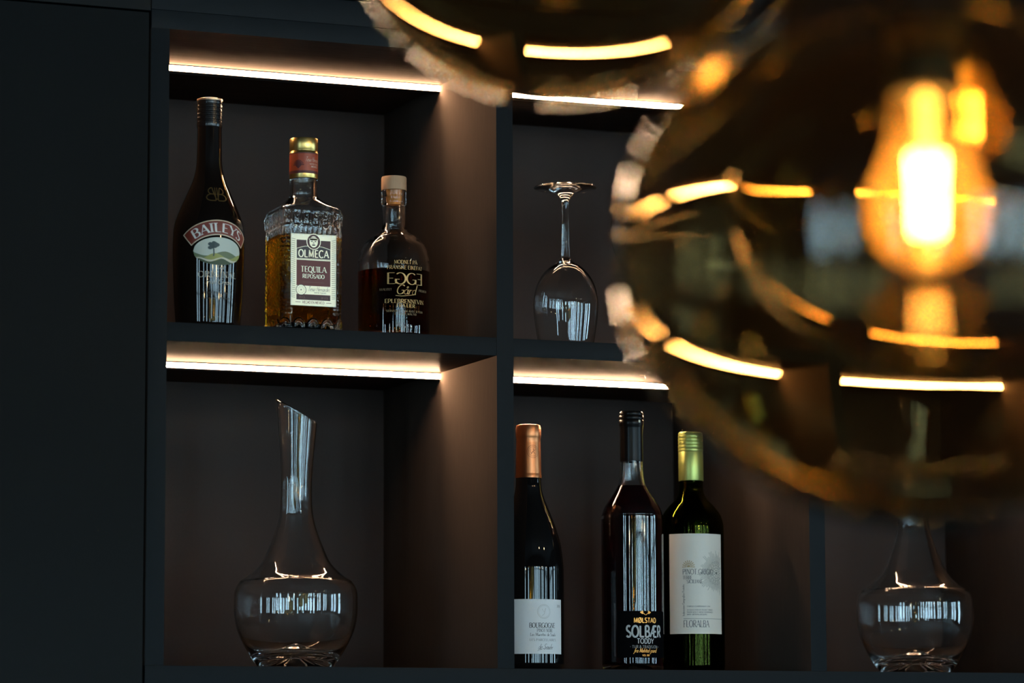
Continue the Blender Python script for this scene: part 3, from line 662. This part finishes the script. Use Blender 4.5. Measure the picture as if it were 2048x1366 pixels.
F = Flat(); z = lambda row: (1336 - row) * .6605 + 5.2
F.rect(-38, 38, z(1318), z(1222), 0, 1)
for s_ in (-1, 1):
    F.line([(s_ * .3, z(1230)), (s_ * 4.5, z(1224.5))], .6, 1, 3)
    for k in range(3): F.ell(s_ * (4.6 + (k % 2) * 1.6), z(1226.5) + k * 1.1, 1.5, .9, 1, 3, 10)
F.text('MØLSTAD', 0, z(1245), 6.2, 32, 1, 3, .2, .17, 0, track=.12)
F.text('SOLBÆR', 0, z(1274), 15.0, 52, 2, 3, .21, .17, 0, track=.1)
F.text('TODDY', 0, z(1288), 7.0, 24, 2, 3, .18, .14, 0, track=.12)
F.text('* TUR & TRADISJON *', 0, z(1298), 4.0, 42, 3, 3, .13, .11, 0, track=.14)
F.text('fra Molstad gaard', 0, z(1307), 6.0, 32, 1, 3, .13, .09, 0, .3); F.text('VOL 100', 0, z(1315), 2.4, 10, 1, 3, .16, .12, 0)
F.done('front_label', [mat('black_label', (.003, .003, .0035), .6, spec=.0), mat('orange_foil', (.85, .36, .06), .35, .4), mat('silver_print', (.42, .42, .42), .5), mat('dim_silver_print', (.25, .25, .25), .5)], t, cyl_surf(lambda q: .0409, .0409))

# --- white wine bottle with green cap
t = thing('wine_bottle', 'green wine bottle with lime screw cap and tall white label with a dotted flower burst', 'bottle', spot(.7734, .13, 0), 'wine bottles on the lower shelf')
bp = mm([(0, 10), (22, 4), (36, 0), (40.6, .8), (42.6, 4)]) + mm(catmull([(43.0, 10), (43.2, 90), (43.2, 180), (43.2, 195), (42.4, 205), (38.4, 216.8), (30.2, 227.7), (21.0, 237.3), (16.9, 246), (15.9, 257), (15.4, 276)])) + mm([(14.8, 310), (10.0, 312)])
bi = mm([(9.6, 300), (12, 270)]) + mm(catmull([(13.5, 247), (18.6, 236.3), (28, 226.7), (36, 216), (39.8, 205), (40.6, 194), (40.6, 90), (40.4, 14)])) + mm([(36, 7), (18, 10), (0, 16)])
obj('glass_body', lathe(bmesh.new(), bp + bi, 96), glass('green_glass', (.26, .30, .07), 1.5), t)
rfi = prof_r(bi)
lp = [(0, .016)] + mm([(18, 10), (36.1, 6.9), (40.5, 14), (40.7, 90), (40.7, 194)]) + [(rfi(q / 1000) + .0001, q / 1000) for q in (200, 205, 210, 216, 221, 226.7, 232, 236.3, 242, 247, 252)] + [(0, .252)]
obj('liquid', lathe(bmesh.new(), lp, 96), glass('white_wine', (.85, .82, .45), 1.34), t)
green_m = mat('lime_metal', (.42, .48, .14), .38, .75)
cp = [(0, 300), (10, 262), (16.6, 262), (16.8, 262.6), (16.6, 300.6), (16.3, 301.4), (16.9, 302.2), (16.9, 304.6), (16.3, 305.2)]
for k in range(4): z_ = 306.4 + k * 4.6; cp += [(16.9, z_), (17.1, z_ + 1.6), (17.0, z_ + 3.4), (16.3, z_ + 4.0)]
cp += [(16.8, 325.2), (16.4, 327.2), (15.2, 328.2), (0, 328.2)]
obj('screw_cap', lathe(bmesh.new(), mm(cp), 96), green_m, t)
F = Flat(); z = lambda row: (1336 - row) * .6755 + 8.0
zl0, zl1 = z(1267), z(1069.5)
F.rect(-52, 29, zl0, zl1, 0, 1)
F.text('PINOT GRIGIO', -31.5, z(1150), 7.0, 43, 1, 4, .13, .05, .06, align='l', track=.08)
F.text('TERRE', -31.5, z(1159.5), 4.6, 12.6, 1, 4, .14, .06, .06, align='l'); F.text('SICILIANE', -26, z(1167.5), 4.6, 21, 1, 4, .14, .06, .06, align='l')
F.text('FLORALBA', -31, z(1254), 9.0, 35, 1, 4, .12, .05, .06, align='l', track=.06); F.line([(-31, z(1237.5)), (29, z(1237.5))], .5, 2, 3)
F.text('Indicazione Geografica Protetta', -29.5, z(1232), 2.8, 42, 1, 3, .12, .08, 0, align='l', rot=90)
for k, (s_, wd) in enumerate((('FAMOUS CHARDONNAY VINI', 32), ('A COLLECTION OF DISTINCT WINES', 36), ('FROM SICILYS MOST RENOWNED', 36), ('WINE GROWING REGIONS', 27))):
    F.text(s_, -26, z((1214.5, 1221.5, 1226, 1230.5)[k]), 1.8, wd, 1, 3, .13, .09, 0, align='l')
for a in range(0, 181, 20):                                        # small gold tree above the T
    a_ = math.radians(a); F.line([(-23.5, z(1135.5)), (-23.5 + 7.5 * math.cos(a_), z(1135.5) + 8 * math.sin(a_))], .5, 3, 3)
    for r_ in (.6, .85, 1.05): F.ell(-23.5 + 7.5 * r_ * math.cos(a_), z(1135.5) + 8 * r_ * math.sin(a_), .8, .7, 3, 3, 8)
cu, cv = 17.5, z(1147)
for k in range(90):                                                # sunburst flower
    a = 2 * PI * k / 90; r1 = 21 + 9 * random.random()
    p1 = (cu + r1 * math.cos(a), cv + r1 * 1.05 * math.sin(a))
    if p1[0] < 28.6: F.line([(cu + 15 * math.cos(a), cv + 15 * math.sin(a)), p1], .42, 2, 2)
for r_, n_, s_ in ((4, 8, .8), (7, 14, 1.0), (10.2, 18, 1.3), (13.8, 20, 1.7)):
    for k in range(n_):
        a = 2 * PI * (k + .5 * (n_ % 4 == 0)) / n_; q = (cu + r_ * math.cos(a), cv + r_ * math.sin(a))
        if q[0] < 27: F.line(arc(q[0], q[1], s_, s_, 0, 360, 12), .55, 2, 2); F.ell(q[0], q[1], s_ * .4, s_ * .4, 2, 2, 8)
F.ell(cu, cv, 2, 2, 2, 2, 14)
F.done('front_label', [paper_warm, ink_blue, grey_ink, mat('ochre_print', (.42, .30, .14), .6)], t, cyl_surf(lambda q: .04325, .0432))

# shelf edge hides a little of each foot: take that height off the straight lower part
def shorten(name_spot, d):
    def walk(o):
        for c in o.children:
            if c.type == 'MESH':
                for v in c.data.vertices: v.co.z -= d * min(1, max(0, (v.co.z - .004) / .05))
            walk(c)
    walk(name_spot)
for o_ in [o for o in COL.objects if o.parent is None and o.get('category') == 'bottle']:
    d_ = [d for k, d in (('cream', 7.4), ('tequila', 7.9), ('brandy', 9.5), ('copper', 3.3), ('toddy', 4.0), ('lime', 3.9)) if k in o_['label']][0]
    shorten(o_, d_ / 1000)

# ---------------------------------------------------------------- glassware
# decanter with a slanted mouth and a raised glass foot
do = catmull([(47.5, 2.0), (55.0, 12), (66.0, 30), (75.0, 50), (78.7, 70), (79.0, 86), (78.3, 97), (75.6, 105), (71.5, 111)], 10) + catmull([(70.2, 112.3), (59.0, 120.0), (44.2, 135), (33.6, 158), (25.8, 179), (21.4, 199), (20.1, 225), (20.6, 257), (22.6, 290), (24.6, 318), (26.2, 343)], 10)
di = catmull([(25.0, 343), (23.2, 318), (21.2, 290), (19.0, 257), (18.4, 225), (19.6, 199), (24, 179), (31.6, 157), (42.2, 133.6), (57, 118.4), (68.6, 110.2)], 5) + catmull([(70, 108.8), (73.4, 104), (76, 96), (76.6, 86), (76.3, 70), (72.6, 51), (63.6, 33), (52, 19), (40, 15)], 5)
dp = mm([(0, 6), (12, 5), (26, 1.6), (40, 0), (45, .4)]) + mm(do) + mm([(25.7, 344)]) + mm(di) + mm([(28, 17), (17, 22), (8, 26.5), (3, 28.5), (0, 28.8)])
def slant(ang):
    cx_, sx_ = math.cos(ang), math.sin(ang)
    def f(co):
        if co.z < .215: return co
        tt = (co.z - .215) / (.344 - .215)
        zc = .3295 - .585 * (co.x * cx_ + co.y * sx_)
        return Vector((co.x, co.y, .215 + tt * (zc - .215)))
    return f
me_dec = obj('decanter', lathe(bmesh.new(), dp, 128, xf=slant(-yaw)), clear, None, spot(.2040, .105, 0), sharp=50)
tag(me_dec, 'clear glass decanter with slanted mouth, alone in the lower left compartment', 'decanter', 'glass decanters')
d2 = me_dec.copy(); COL.objects.link(d2); d2.location = spot(1.0991, .105, 0); d2.rotation_euler = (0, 0, .35)
d2.scale = (1.015, 1.015, 1.03)
tag(d2, 'clear glass decanter whose neck is seen through the globe lamp', 'decanter', 'glass decanters')
# upturned wine glass (built foot down, then turned over)
gl_o = [(42.4, 1.0), (41.8, 1.9)] + catmull([(34, 2.8), (22, 4.6), (12.6, 8.6), (7.2, 14.6), (5.0, 21), (4.4, 30), (4.3, 43), (4.7, 70), (5.7, 97)], 6) + [(5.8, 97.5)]
bowl_o = catmull([(6.2, 99), (9.6, 103), (15.5, 107.5), (22.8, 112.6), (32.0, 122.8), (38.9, 136), (42.4, 149.5), (43.8, 164), (42.6, 183), (39.8, 203), (36.6, 224.6)], 5)
bowl_i = catmull([(35.8, 224.6), (39.0, 203), (41.8, 183), (43.0, 164), (41.5, 150), (37.9, 137), (31, 124.6), (22, 115.2), (14, 110.4), (7, 107.4)], 5)
gp = mm([(0, 1.6), (20, 1.0), (41.8, .2)]) + mm(gl_o) + mm(bowl_o) + mm(bowl_i) + mm([(0, 106.4)])
g = obj('wine_glass', lathe(bmesh.new(), gp, 112, xf=lambda c: Vector((c.x, -c.y, .2246 - c.z))), clear, None, spot(.5696, .08, Z2), sharp=50)
tag(g, 'upturned clear wine glass standing on its rim beside the middle divider', 'wine glass', 'wine glasses on the upper shelf')
g.scale = (.985, .985, .9648)
# upright wine glass, partly behind the globe lamp
gl_o = [(40.0, 1.2), (39, 2.6), (32, 4.2), (20, 8), (10, 14), (6, 22), (4.8, 32), (4.7, 60), (5.2, 90)]
bowl_o = catmull([(6, 96), (10.4, 101), (25.6, 109.5), (40.0, 126), (49.6, 147), (52.8, 168), (51.0, 189), (46.4, 214), (42.2, 246)], 6)
bowl_i = catmull([(41.4, 246), (45.6, 214), (50.1, 189), (51.9, 168), (48.7, 148), (39.2, 128), (25, 112.6), (10, 105.2)], 6)
gp = mm([(0, 1.6), (20, 1.0), (39.4, .2)]) + mm(gl_o) + mm(bowl_o) + mm(bowl_i) + mm([(0, 104)])
g = obj('wine_glass', lathe(bmesh.new(), gp, 112), clear, None, spot(.6961, .09, Z2), sharp=50)
tag(g, 'upright clear wine glass half hidden behind the edge of the globe lamp', 'wine glass', 'wine glasses on the upper shelf')
g.scale = (.985, .985, .9683)

# ---------------------------------------------------------------- pendant lamps
amber = tinted_glass('amber_smoked_glass', (.765, .70, .545), 1.5)
amber_in = tinted_glass('amber_smoked_glass_rim_glow', (.765, .70, .545), 1.5, .0004)  # inner face carries the added scatter that brightens the globe's rim
bulbg = bulb_glass('amber_bulb_glass', (.95, .72, .40), (1.0, .52, .14), .019)
fil_m = emit('hot_filament', BULB_C, BULB_L)
brass = mat('aged_brass', (.45, .30, .12), .3, 1)
cord_m = mat('black_cord', (.012, .012, .012), .7)
def bulb_parts(root, z0, s=1.0):
    """bulb hanging down from z0"""
    o_ = catmull([(15, 0), (21.5, -3), (23, -10), (22.6, -20), (24.5, -30), (30, -44), (35, -58), (36.4, -70), (34, -84), (26, -97), (13, -104.5), (4, -106)], 5)
    b = obj('bulb', lathe(bmesh.new(), ([(0, z0 + .0005)] + [(r * s / 1000, z0 + z * s / 1000) for r, z in o_] + [(0, z0 - .1062 * s)])[::-1], 64), bulbg, root)
    bm = bmesh.new(); n = 10
    for k in range(n):
        a = 2 * PI * k / n; a2 = a + .25
        tube(bm, [(.0098 * s * math.cos(a), .0098 * s * math.sin(a), z0 - .036 * s), (.0078 * s * math.cos(a2), .0078 * s * math.sin(a2), z0 - .084 * s)], .00075 * s, 6)
    obj('filament', bm, fil_m, b)
    obj('stem', lathe(bmesh.new(), [(0, z0 - .001), (.007 * s, z0 - .001), (.005 * s, z0 - .02 * s), (.0025 * s, z0 - .036 * s), (.0035 * s, z0 - .04 * s), (0, z0 - .041 * s)], 24), mat('stem_glass', (.9, .8, .6), .2, 0, 1.5), b)
    return b
def globe_lamp(name, label, cx, cy_, cz, a, b, th, bz, s, group, drop=.0022):
    t = thing(name, label, 'lamp', (cx, cy_, cz), group)
    hole = .030 * s
    a0 = math.asin(hole / a)
    n = 56
    out = [(a * math.sin(q), b * math.cos(q)) for q in [a0 + (PI - a0) * k / n for k in range(n + 1)]]; out[-1] = (0, -b)
    a1 = math.asin(hole / (a - th))
    inn = [((a - th) * math.sin(q), (b - th) * math.cos(q) - drop) for q in [a1 + (PI - a1) * k / n for k in range(n + 1)]]; inn[-1] = (0, -(b - th) - drop)
    bm = lathe(lathe(bmesh.new(), out[::-1] + inn[:1], 160), inn, 160, 1)
    bmesh.ops.remove_doubles(bm, verts=bm.verts[:], dist=1e-6)
    obj('glass_globe', bm, [amber, amber_in], t, sharp=60)
    zt = b * math.cos(a0)
    bm = lathe(bmesh.new(), [(0, bz - .004), (.021 * s, bz - .004), (.0225 * s, bz - .002), (.0225 * s, bz + .018 * s), (.0205 * s, bz + .02 * s), (.0205 * s, zt - .014), (hole - .001, zt - .012), (hole - .0006, zt + .004), (hole + .014, zt + .004), (hole + .013, zt + .009), (.012 * s, zt + .022), (.005 * s, zt + .04), (0, zt + .04)], 48)
    k_ = obj('socket', bm, black_m, t)
    obj('socket_ring', lathe(bmesh.new(), [(.0207 * s, bz + .022 * s), (.0235 * s, bz + .023 * s), (.0215 * s, bz + .027 * s), (.0237 * s, bz + .031 * s), (.0215 * s, bz + .035 * s), (.0237 * s, bz + .039 * s), (.0207 * s, bz + .041 * s)], 48), brass, k_)
    bulb_parts(t, bz - .0045, s)
    H = RH - cz
    obj('cord', tube(bmesh.new(), [(0, 0, zt + .038), (0, 0, (zt + H) / 2), (0, 0, H - .02)], .0032, 8), cord_m, t)
    obj('canopy', lathe(bmesh.new(), [(0, H - .03), (.045, H - .03), (.05, H - .024), (.05, H - .0005), (0, H - .0005)], 40), black_m, t)
    return t
globe_lamp('pendant_lamp', 'large amber glass globe pendant lamp with a glowing filament bulb', -0.17532, -2.22784, ZB + 0.1756,   .1880, .1620, .008, .104, 1.0, 'amber globe pendants')
globe_lamp('pendant_lamp', 'amber glass globe pendant lamp cut off by the top of the picture', -.2738, -1.8994, ZB + .4509 - .004, .1440, .1230, .007, .075, .85, 'amber globe pendants')

globe_lamp('pendant_lamp', 'amber glass globe pendant lamp seen through the large globe, farther back', 0.1466, -1.7295, ZB + 0.3482, .2150, .1850, .008, .128, 1.0, 'amber globe pendants')

# bare bulbs hanging over the tables in front of the shelves: they show as amber dots in the glass
rb = emit('amber_room_bulb', BULB_C, ROOM_BULB_L)
first = None
for i, (x, y, z) in enumerate([(.9, -5.2, 2.35), (1.9, -5.2, 2.1), (2.6, -5.0, 2.45), (-2.0, -5.6, 2.3), (-3.0, -5.4, 2.1), (4.0, -4.6, 2.3), (-.3, -6.6, 2.5), (3.4, -6.6, 2.2), (1.4, -3.2, 2.75), (2.3, -2.6, 2.6)]):
    lab = 'bare amber bulb on a black cord, mirrored as a small dot in the decanters'
    if first is None:
        first = thing('pendant_bulb', lab, 'lamp', (x, y, z), 'bare bulbs hanging in the room')
        obj('bulb', lathe(bmesh.new(), mm([(0, 0)] + catmull([(10, 4), (26, 22), (30, 45), (22, 70), (14, 88)], 4) + [(0, 88)]), 24), rb, first)
        obj('socket', lathe(bmesh.new(), mm([(0, 86), (17, 87), (17, 130), (6, 140), (0, 140)]), 20), black_m, first)
        cords = obj('cord', tube(bmesh.new(), [(0, 0, .138), (0, 0, 1.0)], .003, 6), cord_m, first)
        cords.location = (0, 0, 0); cords.scale = (1, 1, 1)
        k = (RH - z) / 1.0; cords.scale = (1, 1, k)
    else:
        r = first.copy(); COL.objects.link(r); r.location = (x, y, z); r['label'] = lab
        for ch in list(first.children):
            c = ch.copy(); COL.objects.link(c); c.parent = r
            if ch.name.startswith('cord'): c.scale = (1, 1, (RH - z) / 1.0)
